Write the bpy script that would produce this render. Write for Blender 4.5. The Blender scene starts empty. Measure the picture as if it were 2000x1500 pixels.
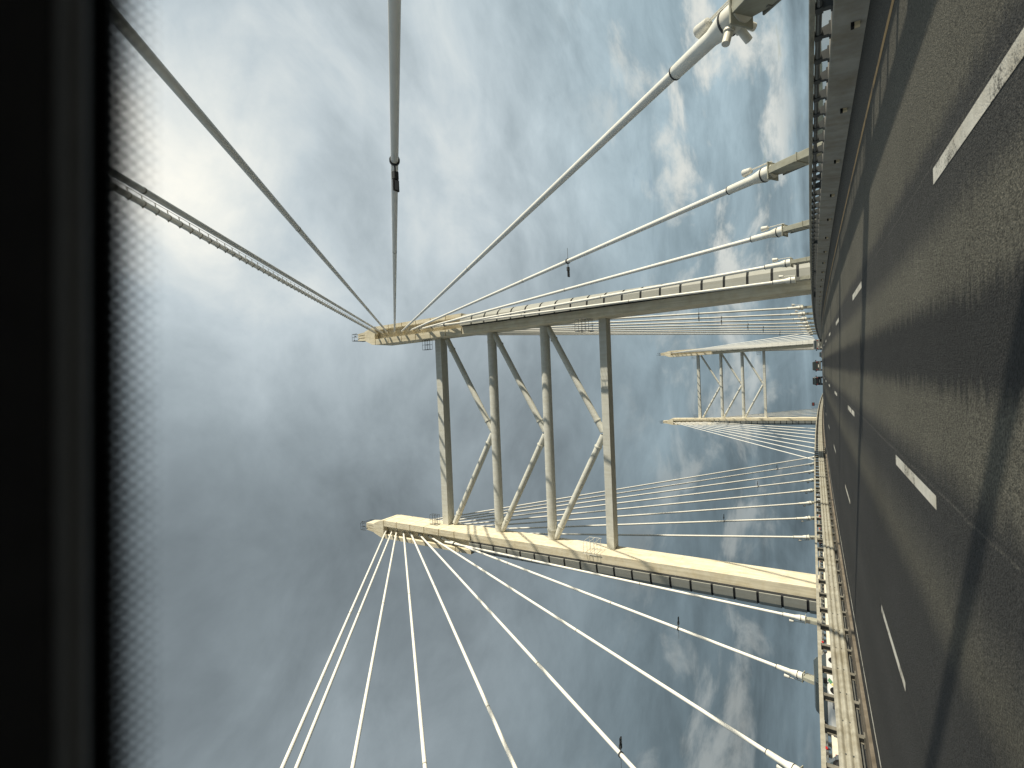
import bpy, bmesh, math, random
from mathutils import Vector, Matrix
random.seed(7)
S = bpy.context.scene
COL = S.collection
R_ = math.radians

# ------------------------------------------------------------------ layout
CAM_H = 1.2117
G, C2, CF = 0.03, 1.1087e-4, -0.00233          # slope, crest curve, crossfall
def rz(x, y):
    return G * y - C2 * y * y + CF * x
XC, SH = -7.559, -0.0177                        # tower centre line, lean
Y1, Y2 = 59.28, 243.5                           # the two towers
YMIN, YMAX = -45.0, 420.0
XPR, XPL = 7.0, -22.1                           # inner faces of the two parapets
XAR, XAL = 8.2, -25.0                           # cable anchor lines
SUN_EL, SUN_PHI = R_(14.4), R_(20.0)            # sun to the right and a little behind

# ------------------------------------------------------------------ helpers
def tag(o, label=None, cat=None, group=None, kind=None):
    if label: o['label'] = label
    if cat: o['category'] = cat
    if group: o['group'] = group
    if kind: o['kind'] = kind
    return o

def empty(name, loc, label=None, cat=None, group=None):
    o = bpy.data.objects.new(name, None)
    o.empty_display_size = 0.2
    o.location = loc
    COL.objects.link(o)
    return tag(o, label, cat, group)

def frame_of(axis, up=Vector((0, 0, 1))):
    a = Vector(axis).normalized()
    if abs(a.dot(up)) > 0.999: up = Vector((0, 1, 0))
    s = a.cross(up).normalized()
    u = s.cross(a).normalized()
    return a, s, u

class MB:
    def __init__(self):
        self.v, self.f, self.sm = [], [], []
    def add(self, vs, fs, smooth=False):
        n = len(self.v)
        self.v += [Vector(p) for p in vs]
        for f in fs:
            self.f.append([n + i for i in f]); self.sm.append(smooth)
        return self
    def hexa(self, p):
        """8 corners: 0-3 bottom ring, 4-7 top ring (same order)"""
        return self.add(p, [(3, 2, 1, 0), (4, 5, 6, 7), (0, 1, 5, 4), (1, 2, 6, 5), (2, 3, 7, 6), (3, 0, 4, 7)])
    def box(self, a, b):
        x0, y0, z0 = a; x1, y1, z1 = b
        return self.hexa([(x0, y0, z0), (x1, y0, z0), (x1, y1, z0), (x0, y1, z0),
                          (x0, y0, z1), (x1, y0, z1), (x1, y1, z1), (x0, y1, z1)])
    def obox(self, c, ax, L, W, Hh, up=Vector((0, 0, 1))):
        """box centred at c, length L along ax, width W sideways, height Hh"""
        a, s, u = frame_of(ax, up)
        c = Vector(c); P = []
        for k in (-1, 1):
            for (i, j) in ((-1, -1), (1, -1), (1, 1), (-1, 1)):
                P.append(c + a * (i * L / 2) + s * (j * W / 2) + u * (k * Hh / 2))
        return self.hexa(P)
    def loft(self, rings, cap=True, smooth=False):
        n = len(rings[0]); base = len(self.v)
        for r in rings: self.v += [Vector(p) for p in r]
        for i in range(len(rings) - 1):
            for k in range(n):
                a = base + i * n + k; b = base + i * n + (k + 1) % n
                self.f.append([a, b, b + n, a + n]); self.sm.append(smooth)
        if cap:
            self.f.append([base + k for k in reversed(range(n))]); self.sm.append(False)
            e = base + (len(rings) - 1) * n
            self.f.append([e + k for k in range(n)]); self.sm.append(False)
        return self
    def tube(self, pts, rad, n=10, cap=True):
        pts = [Vector(p) for p in pts]
        if not isinstance(rad, (list, tuple)): rad = [rad] * len(pts)
        rings = []
        for i, p in enumerate(pts):
            d = pts[min(i + 1, len(pts) - 1)] - pts[max(i - 1, 0)]
            a, s, u = frame_of(d)
            rings.append([p + s * math.cos(2 * math.pi * k / n) * rad[i] + u * math.sin(2 * math.pi * k / n) * rad[i] for k in range(n)])
        return self.loft(rings, cap, True)
    def rev(self, p, ax, prof, n=16, cap=True):
        """profile [(t along axis, radius)]"""
        a, s, u = frame_of(ax); p = Vector(p); rings = []
        for t, r in prof:
            c = p + a * t
            rings.append([c + s * math.cos(2 * math.pi * k / n) * r + u * math.sin(2 * math.pi * k / n) * r for k in range(n)])
        return self.loft(rings, cap, True)
    def build(self, name, mat, parent=None, origin=None, bevel=0.0):
        org = Vector(origin) if origin is not None else Vector((0, 0, 0))
        if parent is not None:
            org = Vector(parent['_w']) if '_w' in parent.keys() else WORLD.get(parent.name, Vector(parent.location))
        me = bpy.data.meshes.new(name)
        me.from_pydata([tuple(p - org) for p in self.v], [], self.f)
        me.polygons.foreach_set('use_smooth', self.sm)
        me.materials.append(mat)
        bm = bmesh.new(); bm.from_mesh(me)
        bmesh.ops.recalc_face_normals(bm, faces=bm.faces)
        bm.to_mesh(me); bm.free(); me.update()
        o = bpy.data.objects.new(name, me)
        COL.objects.link(o)
        if parent is not None:
            o.parent = parent
            WORLD[o.name] = org
        else:
            o.location = org
            WORLD[o.name] = org
        if bevel:
            m = o.modifiers.new('edge', 'BEVEL'); m.width = bevel; m.segments = 2; m.limit_method = 'ANGLE'; m.angle_limit = R_(40)
        if any(self.sm):
            try:
                m = o.modifiers.new('smooth', 'EDGE_SPLIT'); m.split_angle = R_(42)
            except Exception: pass
        return o
WORLD = {}

# ------------------------------------------------------------------ materials
def mat(name, col, rough=0.7, metal=0.0, var=0.12, vscale=3.0, bump=0.0, bscale=40.0, streak=0.0, spec=0.35, dirt=0.0):
    m = bpy.data.materials.new(name); m.use_nodes = True
    nt = m.node_tree; N = nt.nodes; L = nt.links
    b = N['Principled BSDF']
    b.inputs['Roughness'].default_value = rough
    b.inputs['Metallic'].default_value = metal
    b.inputs['Specular IOR Level'].default_value = spec
    geo = N.new('ShaderNodeNewGeometry')
    nz = N.new('ShaderNodeTexNoise'); nz.inputs['Scale'].default_value = vscale; nz.inputs['Detail'].default_value = 6
    L.new(geo.outputs['Position'], nz.inputs['Vector'])
    rp = N.new('ShaderNodeValToRGB')
    c = list(col)
    rp.color_ramp.elements[0].position = 0.3; rp.color_ramp.elements[1].position = 0.7
    rp.color_ramp.elements[0].color = (*[max(0, x * (1 - var)) for x in c], 1)
    rp.color_ramp.elements[1].color = (*[min(1, x * (1 + var)) for x in c], 1)
    L.new(nz.outputs['Fac'], rp.inputs['Fac'])
    out = rp.outputs['Color']
    if streak:
        mp = N.new('ShaderNodeMapping'); mp.inputs['Scale'].default_value = (2.2, 2.2, 0.12)
        L.new(geo.outputs['Position'], mp.inputs['Vector'])
        n2 = N.new('ShaderNodeTexNoise'); n2.inputs['Scale'].default_value = 1.6; n2.inputs['Detail'].default_value = 7
        L.new(mp.outputs['Vector'], n2.inputs['Vector'])
        r2 = N.new('ShaderNodeValToRGB'); r2.color_ramp.elements[0].position = 0.32; r2.color_ramp.elements[1].position = 0.62
        k = 1 - streak
        r2.color_ramp.elements[0].color = (k, k * 0.98, k * 0.94, 1); r2.color_ramp.elements[1].color = (1, 1, 1, 1)
        L.new(n2.outputs['Fac'], r2.inputs['Fac'])
        mx = N.new('ShaderNodeMix'); mx.data_type = 'RGBA'; mx.blend_type = 'MULTIPLY'; mx.inputs['Factor'].default_value = 1
        L.new(out, mx.inputs['A']); L.new(r2.outputs['Color'], mx.inputs['B']); out = mx.outputs['Result']
    if dirt:
        n3 = N.new('ShaderNodeTexNoise'); n3.inputs['Scale'].default_value = 0.9; n3.inputs['Detail'].default_value = 9; n3.inputs['Roughness'].default_value = 0.7
        L.new(geo.outputs['Position'], n3.inputs['Vector'])
        r3 = N.new('ShaderNodeValToRGB'); r3.color_ramp.elements[0].position = 0.45; r3.color_ramp.elements[1].position = 0.68
        r3.color_ramp.elements[0].color = (1, 1, 1, 1); k = 1 - dirt
        r3.color_ramp.elements[1].color = (k, k * 0.95, k * 0.86, 1)
        L.new(n3.outputs['Fac'], r3.inputs['Fac'])
        mx = N.new('ShaderNodeMix'); mx.data_type = 'RGBA'; mx.blend_type = 'MULTIPLY'; mx.inputs['Factor'].default_value = 1
        L.new(out, mx.inputs['A']); L.new(r3.outputs['Color'], mx.inputs['B']); out = mx.outputs['Result']
    L.new(out, b.inputs['Base Color'])
    if bump:
        nb = N.new('ShaderNodeTexNoise'); nb.inputs['Scale'].default_value = bscale; nb.inputs['Detail'].default_value = 4
        L.new(geo.outputs['Position'], nb.inputs['Vector'])
        bp = N.new('ShaderNodeBump'); bp.inputs['Strength'].default_value = bump; bp.inputs['Distance'].default_value = 0.02
        L.new(nb.outputs['Fac'], bp.inputs['Height']); L.new(bp.outputs['Normal'], b.inputs['Normal'])
    return m

M = dict(
    concrete=mat('cream_concrete', (0.73, 0.67, 0.525), 0.8, var=0.07, vscale=0.8, bump=0.1, bscale=14, streak=0.22, dirt=0.10, spec=0.2),
    cladding=mat('grey_cladding', (0.33, 0.335, 0.31), 0.55, var=0.05, vscale=0.7, streak=0.08, spec=0.3),
    gap=mat('dark_gap', (0.03, 0.032, 0.034), 0.9, spec=0.1),
    steel=mat('painted_steel', (0.62, 0.62, 0.57), 0.55, var=0.06, vscale=1.5, streak=0.1, spec=0.3),
    cable=mat('white_sheath', (0.78, 0.76, 0.70), 0.4, var=0.04, vscale=2.0, spec=0.4),
    pipe=mat('white_pipe', (0.76, 0.75, 0.69), 0.45, var=0.05, vscale=4, spec=0.35, dirt=0.12),
    band=mat('black_band', (0.05, 0.052, 0.055), 0.6),
    bracket=mat('grey_bracket', (0.36, 0.36, 0.30), 0.6, var=0.1, vscale=3, streak=0.15, spec=0.25),
    bracket_dark=mat('bracket_panel', (0.20, 0.20, 0.18), 0.7, var=0.15, vscale=4, dirt=0.3),
    lamp=mat('lamp_housing', (0.62, 0.61, 0.56), 0.45, var=0.05),
    darkmetal=mat('dark_metal', (0.055, 0.06, 0.062), 0.5, var=0.2),
    lens=mat('lamp_glass', (0.25, 0.25, 0.26), 0.15, spec=0.6),
    galv=mat('galvanised', (0.375, 0.36, 0.305), 0.6, metal=0.0, var=0.12, vscale=5, streak=0.2, dirt=0.25, spec=0.3),
    rail=mat('rail_paint', (0.36, 0.34, 0.28), 0.6, var=0.15, vscale=4, dirt=0.3, spec=0.3),
    railpipe=mat('rail_pipe', (0.15, 0.155, 0.15), 0.45, var=0.2, vscale=5, spec=0.4),
    post=mat('post_steel', (0.17, 0.16, 0.135), 0.6, var=0.25, vscale=6, dirt=0.4),
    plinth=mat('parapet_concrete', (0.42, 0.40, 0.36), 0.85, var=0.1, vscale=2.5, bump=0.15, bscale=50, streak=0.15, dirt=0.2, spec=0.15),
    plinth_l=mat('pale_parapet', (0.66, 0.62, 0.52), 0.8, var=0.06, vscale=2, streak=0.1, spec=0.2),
    kerb=mat('kerb_concrete', (0.16, 0.135, 0.105), 0.9, var=0.25, vscale=3, dirt=0.4, bump=0.2),
    paint=mat('line_white', (0.62, 0.59, 0.52), 0.75, var=0.1, vscale=6, dirt=0.3, bump=0.3, bscale=60),
    orange=mat('line_orange', (0.40, 0.25, 0.10), 0.75, var=0.12, vscale=5, dirt=0.3),
    red=mat('red_reflector', (0.55, 0.03, 0.03), 0.25, spec=0.6),
    amber=mat('amber_reflector', (0.75, 0.62, 0.40), 0.3, spec=0.6),
    black=mat('black_plastic', (0.012, 0.012, 0.013), 0.7, spec=0.2),
    trim=mat('header_trim_lit', (0.125, 0.13, 0.14), 0.9, var=0.08, vscale=60, bump=0.1, bscale=300, spec=0.1),  # front of the header trim, windscreen light put into a paler tone
    trim_shaded=mat('header_trim_shaded', (0.03, 0.03, 0.033), 0.95, var=0.1, vscale=60, spec=0.05),  # rest of the header trim, shade put into a darker tone
    frit=mat('ceramic_frit', (0.008, 0.008, 0.01), 0.6, spec=0.1),
    bumper=mat('bumper_plastic', (0.16, 0.16, 0.155), 0.5),
    tyre=mat('tyre_rubber', (0.025, 0.025, 0.026), 0.85),
    rim=mat('wheel_rim', (0.35, 0.35, 0.36), 0.35, metal=0.8),
    glass=mat('car_glass', (0.03, 0.04, 0.04), 0.08, spec=0.8, var=0.05),
    carwhite=mat('white_car_paint', (0.62, 0.615, 0.59), 0.3, var=0.02, spec=0.5),
    carblack=mat('black_car_paint', (0.02, 0.021, 0.024), 0.3, var=0.1, spec=0.45),
    cardark=mat('dark_green_grey_paint', (0.05, 0.055, 0.055), 0.3, var=0.1, spec=0.45),
    cargrey=mat('grey_car_paint', (0.24, 0.235, 0.22), 0.3, var=0.05, spec=0.5),
    carblue=mat('blue_grey_car_paint', (0.10, 0.115, 0.13), 0.3, var=0.05, spec=0.5),
    taillight=mat('tail_light', (0.28, 0.03, 0.025), 0.2, spec=0.6),
    plate=mat('number_plate', (0.72, 0.70, 0.62), 0.4, var=0.03),
    green=mat('emblem_green', (0.10, 0.24, 0.13), 0.4),
    yellow=mat('emblem_yellow', (0.55, 0.50, 0.18), 0.4),
    land=mat('far_land', (0.07, 0.085, 0.07), 0.95, var=0.3, vscale=0.01),
)

# asphalt: lanes worn by wheels, oil drip strip, coarse grain, painted left-lane shade
def asphalt():
    m = bpy.data.materials.new('asphalt'); m.use_nodes = True
    nt = m.node_tree; N = nt.nodes; L = nt.links
    b = N['Principled BSDF']; b.inputs['Roughness'].default_value = 0.85; b.inputs['Specular IOR Level'].default_value = 0.25
    geo = N.new('ShaderNodeNewGeometry')
    sep = N.new('ShaderNodeSeparateXYZ'); L.new(geo.outputs['Position'], sep.inputs[0])
    # ragged edges: transverse jitter
    mp = N.new('ShaderNodeMapping'); mp.inputs['Scale'].default_value = (0.9, 5.0, 0.0)
    L.new(geo.outputs['Position'], mp.inputs['Vector'])
    nj = N.new('ShaderNodeTexNoise'); nj.inputs['Scale'].default_value = 1.6; nj.inputs['Detail'].default_value = 8; nj.inputs['Roughness'].default_value = 0.7
    L.new(mp.outputs['Vector'], nj.inputs['Vector'])
    def math_(op, a, bb=None, clamp=False):
        n = N.new('ShaderNodeMath'); n.operation = op; n.use_clamp = clamp
        for i, v in enumerate((a, bb)):
            if v is None: continue
            if isinstance(v, (int, float)): n.inputs[i].default_value = v
            else: L.new(v, n.inputs[i])
        return n.outputs[0]
    jit = math_('MULTIPLY', math_('SUBTRACT', nj.outputs['Fac'], 0.5), 0.75)
    xx = math_('ADD', sep.outputs['X'], jit)
    fx = math_('DIVIDE', math_('ADD', xx, 12.0), 20.0, True)
    rp = N.new('ShaderNodeValToRGB'); cr = rp.color_ramp
    stops = [(-12, .030), (-9.3, .030), (-8.3, .035), (-7.4, .029), (-6.2, .038), (-5.2, .030), (-4.2, .033), (-3.3, .030), (-2.75, .075), (-2.35, .060), (-1.95, .036), (-1.4, .038),  # left lanes: shade and sun angle put into the low values
             (-1.0, .105), (-0.45, .098), (-0.2, .026), (0.48, .023), (0.74, .098), (1.2, .108), (1.55, .05), (2.25, .042), (2.5, .095), (3.4, .098), (4.6, .075), (6.9, .055)]
    while len(cr.elements) < len(stops): cr.elements.new(0.5)
    for e, (x, v) in zip(cr.elements, stops):
        e.position = (x + 12.0) / 20.0
        w = min(1, max(0, (v - .036) / .04))
        v *= 0.94; e.color = (v * (1 + .06 * w), v, v * (1 - .19 * w), 1)
    L.new(fx, rp.inputs['Fac'])
    # blotches
    n1 = N.new('ShaderNodeTexNoise'); n1.inputs['Scale'].default_value = 0.35; n1.inputs['Detail'].default_value = 8
    L.new(geo.outputs['Position'], n1.inputs['Vector'])
    # aggregate grain
    vo = N.new('ShaderNodeTexVoronoi'); vo.inputs['Scale'].default_value = 55.0; vo.feature = 'F1'
    L.new(geo.outputs['Position'], vo.inputs['Vector'])
    ng = N.new('ShaderNodeTexNoise'); ng.inputs['Scale'].default_value = 33.0; ng.inputs['Detail'].default_value = 5; ng.inputs['Roughness'].default_value = 0.75
    L.new(geo.outputs['Position'], ng.inputs['Vector'])
    g1 = math_('ADD', math_('MULTIPLY', math_('SUBTRACT', ng.outputs['Fac'], 0.5), 4.4), 1.0)
    g1 = math_('MAXIMUM', g1, 0.2)
    bl = math_('ADD', math_('MULTIPLY', math_('SUBTRACT', n1.outputs['Fac'], 0.5), 0.7), 1.0)
    sc = math_('MULTIPLY', g1, bl)
    vm = N.new('ShaderNodeVectorMath'); vm.operation = 'SCALE'
    L.new(rp.outputs['Color'], vm.inputs[0]); L.new(sc, vm.inputs['Scale'])
    # construction joints beside the lane lines: scuffed pale threads with a dark seal
    col = vm.outputs[0]
    nb2 = N.new('ShaderNodeTexNoise'); nb2.inputs['Scale'].default_value = 1.1; nb2.inputs['Detail'].default_value = 8; nb2.inputs['Roughness'].default_value = 0.7
    L.new(geo.outputs['Position'], nb2.inputs['Vector'])
    x2 = math_('ADD', sep.outputs['X'], math_('MULTIPLY', math_('SUBTRACT', nb2.outputs['Fac'], 0.5), 0.10))
    brk = N.new('ShaderNodeMapRange'); L.new(ng.outputs['Fac'], brk.inputs['Value']); brk.inputs['From Min'].default_value = 0.42; brk.inputs['From Max'].default_value = 0.62
    for jx, wd, pc in ((-1.47, .022, (.12, .115, .10, 1)), (2.10, .016, (.11, .105, .09, 1)), (-5.05, .02, (.09, .088, .08, 1)), (-1.40, .012, (.012, .012, .012, 1)), (3.62, .02, (.02, .02, .019, 1))):
        d_ = math_('ABSOLUTE', math_('SUBTRACT', x2, jx))
        f_ = N.new('ShaderNodeMapRange'); L.new(d_, f_.inputs['Value']); f_.inputs['From Min'].default_value = wd; f_.inputs['From Max'].default_value = wd * .4
        mj = N.new('ShaderNodeMix'); mj.data_type = 'RGBA'; L.new(math_('MULTIPLY', math_('MULTIPLY', f_.outputs['Result'], brk.outputs['Result']), 0.75), mj.inputs['Factor'])
        L.new(col, mj.inputs['A']); mj.inputs['B'].default_value = pc; col = mj.outputs['Result']
    L.new(col, b.inputs['Base Color'])
    hh = math_('ADD', ng.outputs['Fac'], math_('MULTIPLY', vo.outputs['Distance'], -0.6))
    bp = N.new('ShaderNodeBump'); bp.inputs['Strength'].default_value = 0.8; bp.inputs['Distance'].default_value = 0.02
    L.new(hh, bp.inputs['Height']); L.new(bp.outputs['Normal'], b.inputs['Normal'])
    return m
M['asphalt'] = asphalt()

def worn(m, hide):
    # paint rubbed away in spots, asphalt showing through
    nt = m.node_tree; N = nt.nodes; L = nt.links; b = N['Principled BSDF']
    src = b.inputs['Base Color'].links[0].from_socket
    geo = N.new('ShaderNodeNewGeometry')
    a = N.new('ShaderNodeTexNoise'); a.inputs['Scale'].default_value = 38; a.inputs['Detail'].default_value = 6; a.inputs['Roughness'].default_value = 0.75
    c = N.new('ShaderNodeTexNoise'); c.inputs['Scale'].default_value = 2.2; c.inputs['Detail'].default_value = 5
    L.new(geo.outputs['Position'], a.inputs['Vector']); L.new(geo.outputs['Position'], c.inputs['Vector'])
    s_ = N.new('ShaderNodeMath'); s_.operation = 'ADD'; L.new(a.outputs['Fac'], s_.inputs[0]); L.new(c.outputs['Fac'], s_.inputs[1])
    r = N.new('ShaderNodeMapRange'); L.new(s_.outputs[0], r.inputs['Value']); r.inputs['From Min'].default_value = hide; r.inputs['From Max'].default_value = hide + 0.12
    x = N.new('ShaderNodeMix'); x.data_type = 'RGBA'; L.new(r.outputs['Result'], x.inputs['Factor']); L.new(src, x.inputs['A']); x.inputs['B'].default_value = (0.075, 0.07, 0.06, 1)
    L.new(x.outputs['Result'], b.inputs['Base Color'])
worn(M['paint'], 1.08); worn(M['orange'], 1.06)

def water_mat():
    m = bpy.data.materials.new('river_water'); m.use_nodes = True
    nt = m.node_tree; N = nt.nodes; L = nt.links
    b = N['Principled BSDF']; b.inputs['Base Color'].default_value = (0.03, 0.045, 0.05, 1); b.inputs['Roughness'].default_value = 0.18
    geo = N.new('ShaderNodeNewGeometry')
    nb = N.new('ShaderNodeTexNoise'); nb.inputs['Scale'].default_value = 0.12; nb.inputs['Detail'].default_value = 5
    L.new(geo.outputs['Position'], nb.inputs['Vector'])
    bp = N.new('ShaderNodeBump'); bp.inputs['Strength'].default_value = 0.15; bp.inputs['Distance'].default_value = 1.0
    L.new(nb.outputs['Fac'], bp.inputs['Height']); L.new(bp.outputs['Normal'], b.inputs['Normal'])
    return m
M['water'] = water_mat()

# ------------------------------------------------------------------ setting: road, deck, water, land
def strip_y(y0, y1, step):
    n = max(1, int(round((y1 - y0) / step)))
    return [y0 + (y1 - y0) * i / n for i in range(n + 1)]

def ribbon(name, mt, x0, x1, y0, y1, dz, step=4.0, parent=None, origin=None, nx=1):
    b = MB(); ys = strip_y(y0, y1, step); vs = []; fs = []
    for y in ys:
        for i in range(nx + 1):
            x = x0 + (x1 - x0) * i / nx
            vs.append((x, y, rz(x, y) + dz))
    for j in range(len(ys) - 1):
        for i in range(nx):
            a = j * (nx + 1) + i
            fs.append((a, a + 1, a + nx + 2, a + nx + 1))
    b.add(vs, fs)
    return b.build(name, mt, parent, origin)

tag(ribbon('road', M['asphalt'], XPL - 0.5, XPR + 0.5, YMIN, YMAX, 0.0, 3.0, nx=4), kind='structure')

def deck():
    b = MB(); ys = strip_y(YMIN, YMAX, 8.0); rings = []
    prof = [(XPL - 0.45, -0.05), (XPR + 0.45, -0.05), (8.95, -0.02), (9.0, -0.5), (7.0, -1.1), (2.0, -2.6), (-17.0, -2.6), (-22.0, -1.1), (-24.2, -0.5), (-24.1, -0.02)]
    for y in ys: rings.append([(x, y, rz(x, y) + z) for x, z in prof])
    b.loft(rings)
    tag(b.build('bridge_deck', M['steel']), kind='structure')
deck()

def water():
    b = MB(); b.add([(-9000, -3000, -52), (9000, -3000, -52), (9000, 14000, -52), (-9000, 14000, -52)], [(0, 1, 2, 3)])
    tag(b.build('water', M['water']), kind='structure')
    for nm, x0, x1, yy, hgt, sd in (('hills', -9000, 9000, 9000, 90, 3),):
        b = MB(); n = 160; rnd = random.Random(sd); rings = []
        hs = [hgt * (0.35 + 0.4 * math.sin(i * 0.11 + 1) ** 2 + 0.25 * math.sin(i * 0.37) ** 2 + 0.15 * rnd.random()) for i in range(n + 1)]
        vs = []; fs = []
        for i in range(n + 1):
            x = x0 + (x1 - x0) * i / n
            vs += [(x, yy, -54), (x, yy + 350, -52 + hs[i]), (x, yy + 1500, -52 + hs[i] * 1.4), (x, yy + 3000, -54)]
        for i in range(n):
            for k in range(3):
                a = i * 4 + k; fs.append((a, a + 1, a + 5, a + 4))
        b.add(vs, fs)
        tag(b.build(nm, M['land']), kind='structure')
water()

# road markings: one sheet each, 4 mm above the asphalt
def dash_set(name, x, starts, length, w):
    for y in starts:
        b = MB(); ys = strip_y(y, y + length, 1.0); vs = []; fs = []
        for yy in ys: vs += [(x - w / 2, yy, rz(x, yy) + 0.004), (x + w / 2, yy, rz(x, yy) + 0.004)]
        for j in range(len(ys) - 1): fs.append((2 * j, 2 * j + 1, 2 * j + 3, 2 * j + 2))
        tag(b.add(vs, fs).build(name, M['paint']), kind='structure')
dash_set('lane_marking', 1.96, [4.0 + 11.15 * i for i in range(14)], 2.92, 0.17)
dash_set('lane_marking', -1.62, [7.15 + 11.45 * i for i in range(13)], 2.95, 0.16)
dash_set('lane_marking', -5.18, [9.7 + 12.1 * i for i in range(12)], 2.95, 0.15)
tag(ribbon('edge_marking', M['paint'], -9.29, -9.16, YMIN, 160, 0.004, 3.0), kind='structure')
tag(ribbon('edge_marking', M['orange'], 5.22, 5.36, YMIN, 160, 0.004, 3.0), kind='structure')

# ------------------------------------------------------------------ parapets and barriers
def extrude_y(prof, y0, y1, step):
    """prof: closed list of (x, h); follows the road"""
    b = MB()
    rings = [[(x, y, rz(x, y) + h) for x, h in prof] for y in strip_y(y0, y1, step)]
    return b.loft(rings)

def copies(proto, parent, spots):
    """place copies of a child mesh at the given offsets from the parent"""
    for i, p in enumerate(spots):
        o = proto if i == 0 else proto.copy()
        if i: COL.objects.link(o); o.parent = parent
        o.location = p

def parapet(side, label, xf, plinth_mat, refl_mat, refl_y, refl_h, refl_r):
    s = side
    root = empty('parapet', (xf, 0, rz(xf, 0)), label, 'parapet')
    o = Vector(root.location)
    x = lambda d: xf + s * d
    extrude_y([(x(0), -0.02), (x(0.07), 0.58), (x(0.10), 0.60), (x(0.42), 0.60), (x(0.44), -0.02)], YMIN, 330, 3.0).build('plinth', plinth_mat, root)
    extrude_y([(x(0.12), 0.905), (x(0.12), 0.995), (x(0.14), 1.01), (x(0.30), 1.01), (x(0.30), 0.905)], YMIN, 330, 3.0).build('top_rail', M['rail'], root)
    n = 8
    extrude_y([(x(0.2) + 0.055 * math.cos(2 * math.pi * k / n), 0.83 + 0.055 * math.sin(2 * math.pi * k / n)) for k in range(n)], YMIN, 330, 3.0).build('lower_rail', M['railpipe'], root)
    # posts with curved brackets, 1 m apart
    def post_geo(b, y, z0):
        b.hexa([(x(0.13), y - .07, z0 + .59), (x(0.36), y - .07, z0 + .59), (x(0.36), y + .07, z0 + .59), (x(0.13), y + .07, z0 + .59),
                (x(0.15), y - .05, z0 + .91), (x(0.29), y - .05, z0 + .91), (x(0.29), y + .05, z0 + .91), (x(0.15), y + .05, z0 + .91)])
        b.box((min(x(0.10), x(0.40)), y - .09, z0 + .595), (max(x(0.10), x(0.40)), y + .09, z0 + .635))
        b.box((min(x(0.13), x(0.28)), y - .10, z0 + .76), (max(x(0.13), x(0.28)), y + .10, z0 + .90))
    b = MB(); post_geo(b, 0, 0)
    y_first = 9.0 if s > 0 else 12.0
    me = b.build('post', M['darkmetal'], None)
    me.parent = root; WORLD[me.name] = o
    for v in me.data.vertices: v.co.x -= xf
    step = 0.97
    ysp = [y_first + step * i for i in range(100)]
    copies(me, root, [(0, y, rz(xf, y) - o.z) for y in ysp])
    b = MB()
    for i in range(1, 30): post_geo(b, y_first - step * i, rz(xf, y_first - step * i))
    for i in range(100, 260): post_geo(b, y_first + step * i, rz(xf, y_first + step * i))
    tag(b.build('post_row', M['darkmetal'], root), kind='stuff')
    for y in refl_y:
        z0 = rz(xf, y) + refl_h
        if refl_r:
            q = MB(); q.rev((x(0.04), y - 0.02, z0), (0.35 * -s, -1, 0), [(0, refl_r), (0.03, refl_r)], 12)
            q.build('reflector', refl_mat, root)
            q = MB(); q.box((min(x(0.05), x(0.14)), y - .02, z0 - .2), (max(x(0.05), x(0.14)), y + .02, z0 + .02)); q.build('reflector_stalk', M['darkmetal'], root)
        else:
            q = MB(); q.box((xf - .055, y - .05, z0 - .05), (xf + .03, y + .05, z0 + .05)); q.build('reflector', refl_mat, root)
            q = MB(); q.box((xf - .06, y - .06, z0 + .05), (xf + .04, y + .06, z0 + .11)); q.build('reflector_hood', M['black'], root)
    return root
parapet(1, 'grey concrete parapet with dark metal rail on top, beside the orange road line', XPR, M['plinth'], M['amber'],
        [8.6 + 3.97 * i for i in range(20)], 0.16, 0)
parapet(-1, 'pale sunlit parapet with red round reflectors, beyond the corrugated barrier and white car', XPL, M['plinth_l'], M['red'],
        [26.4 + 6.3 * i for i in range(16)], 0.88, 0.075)

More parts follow.
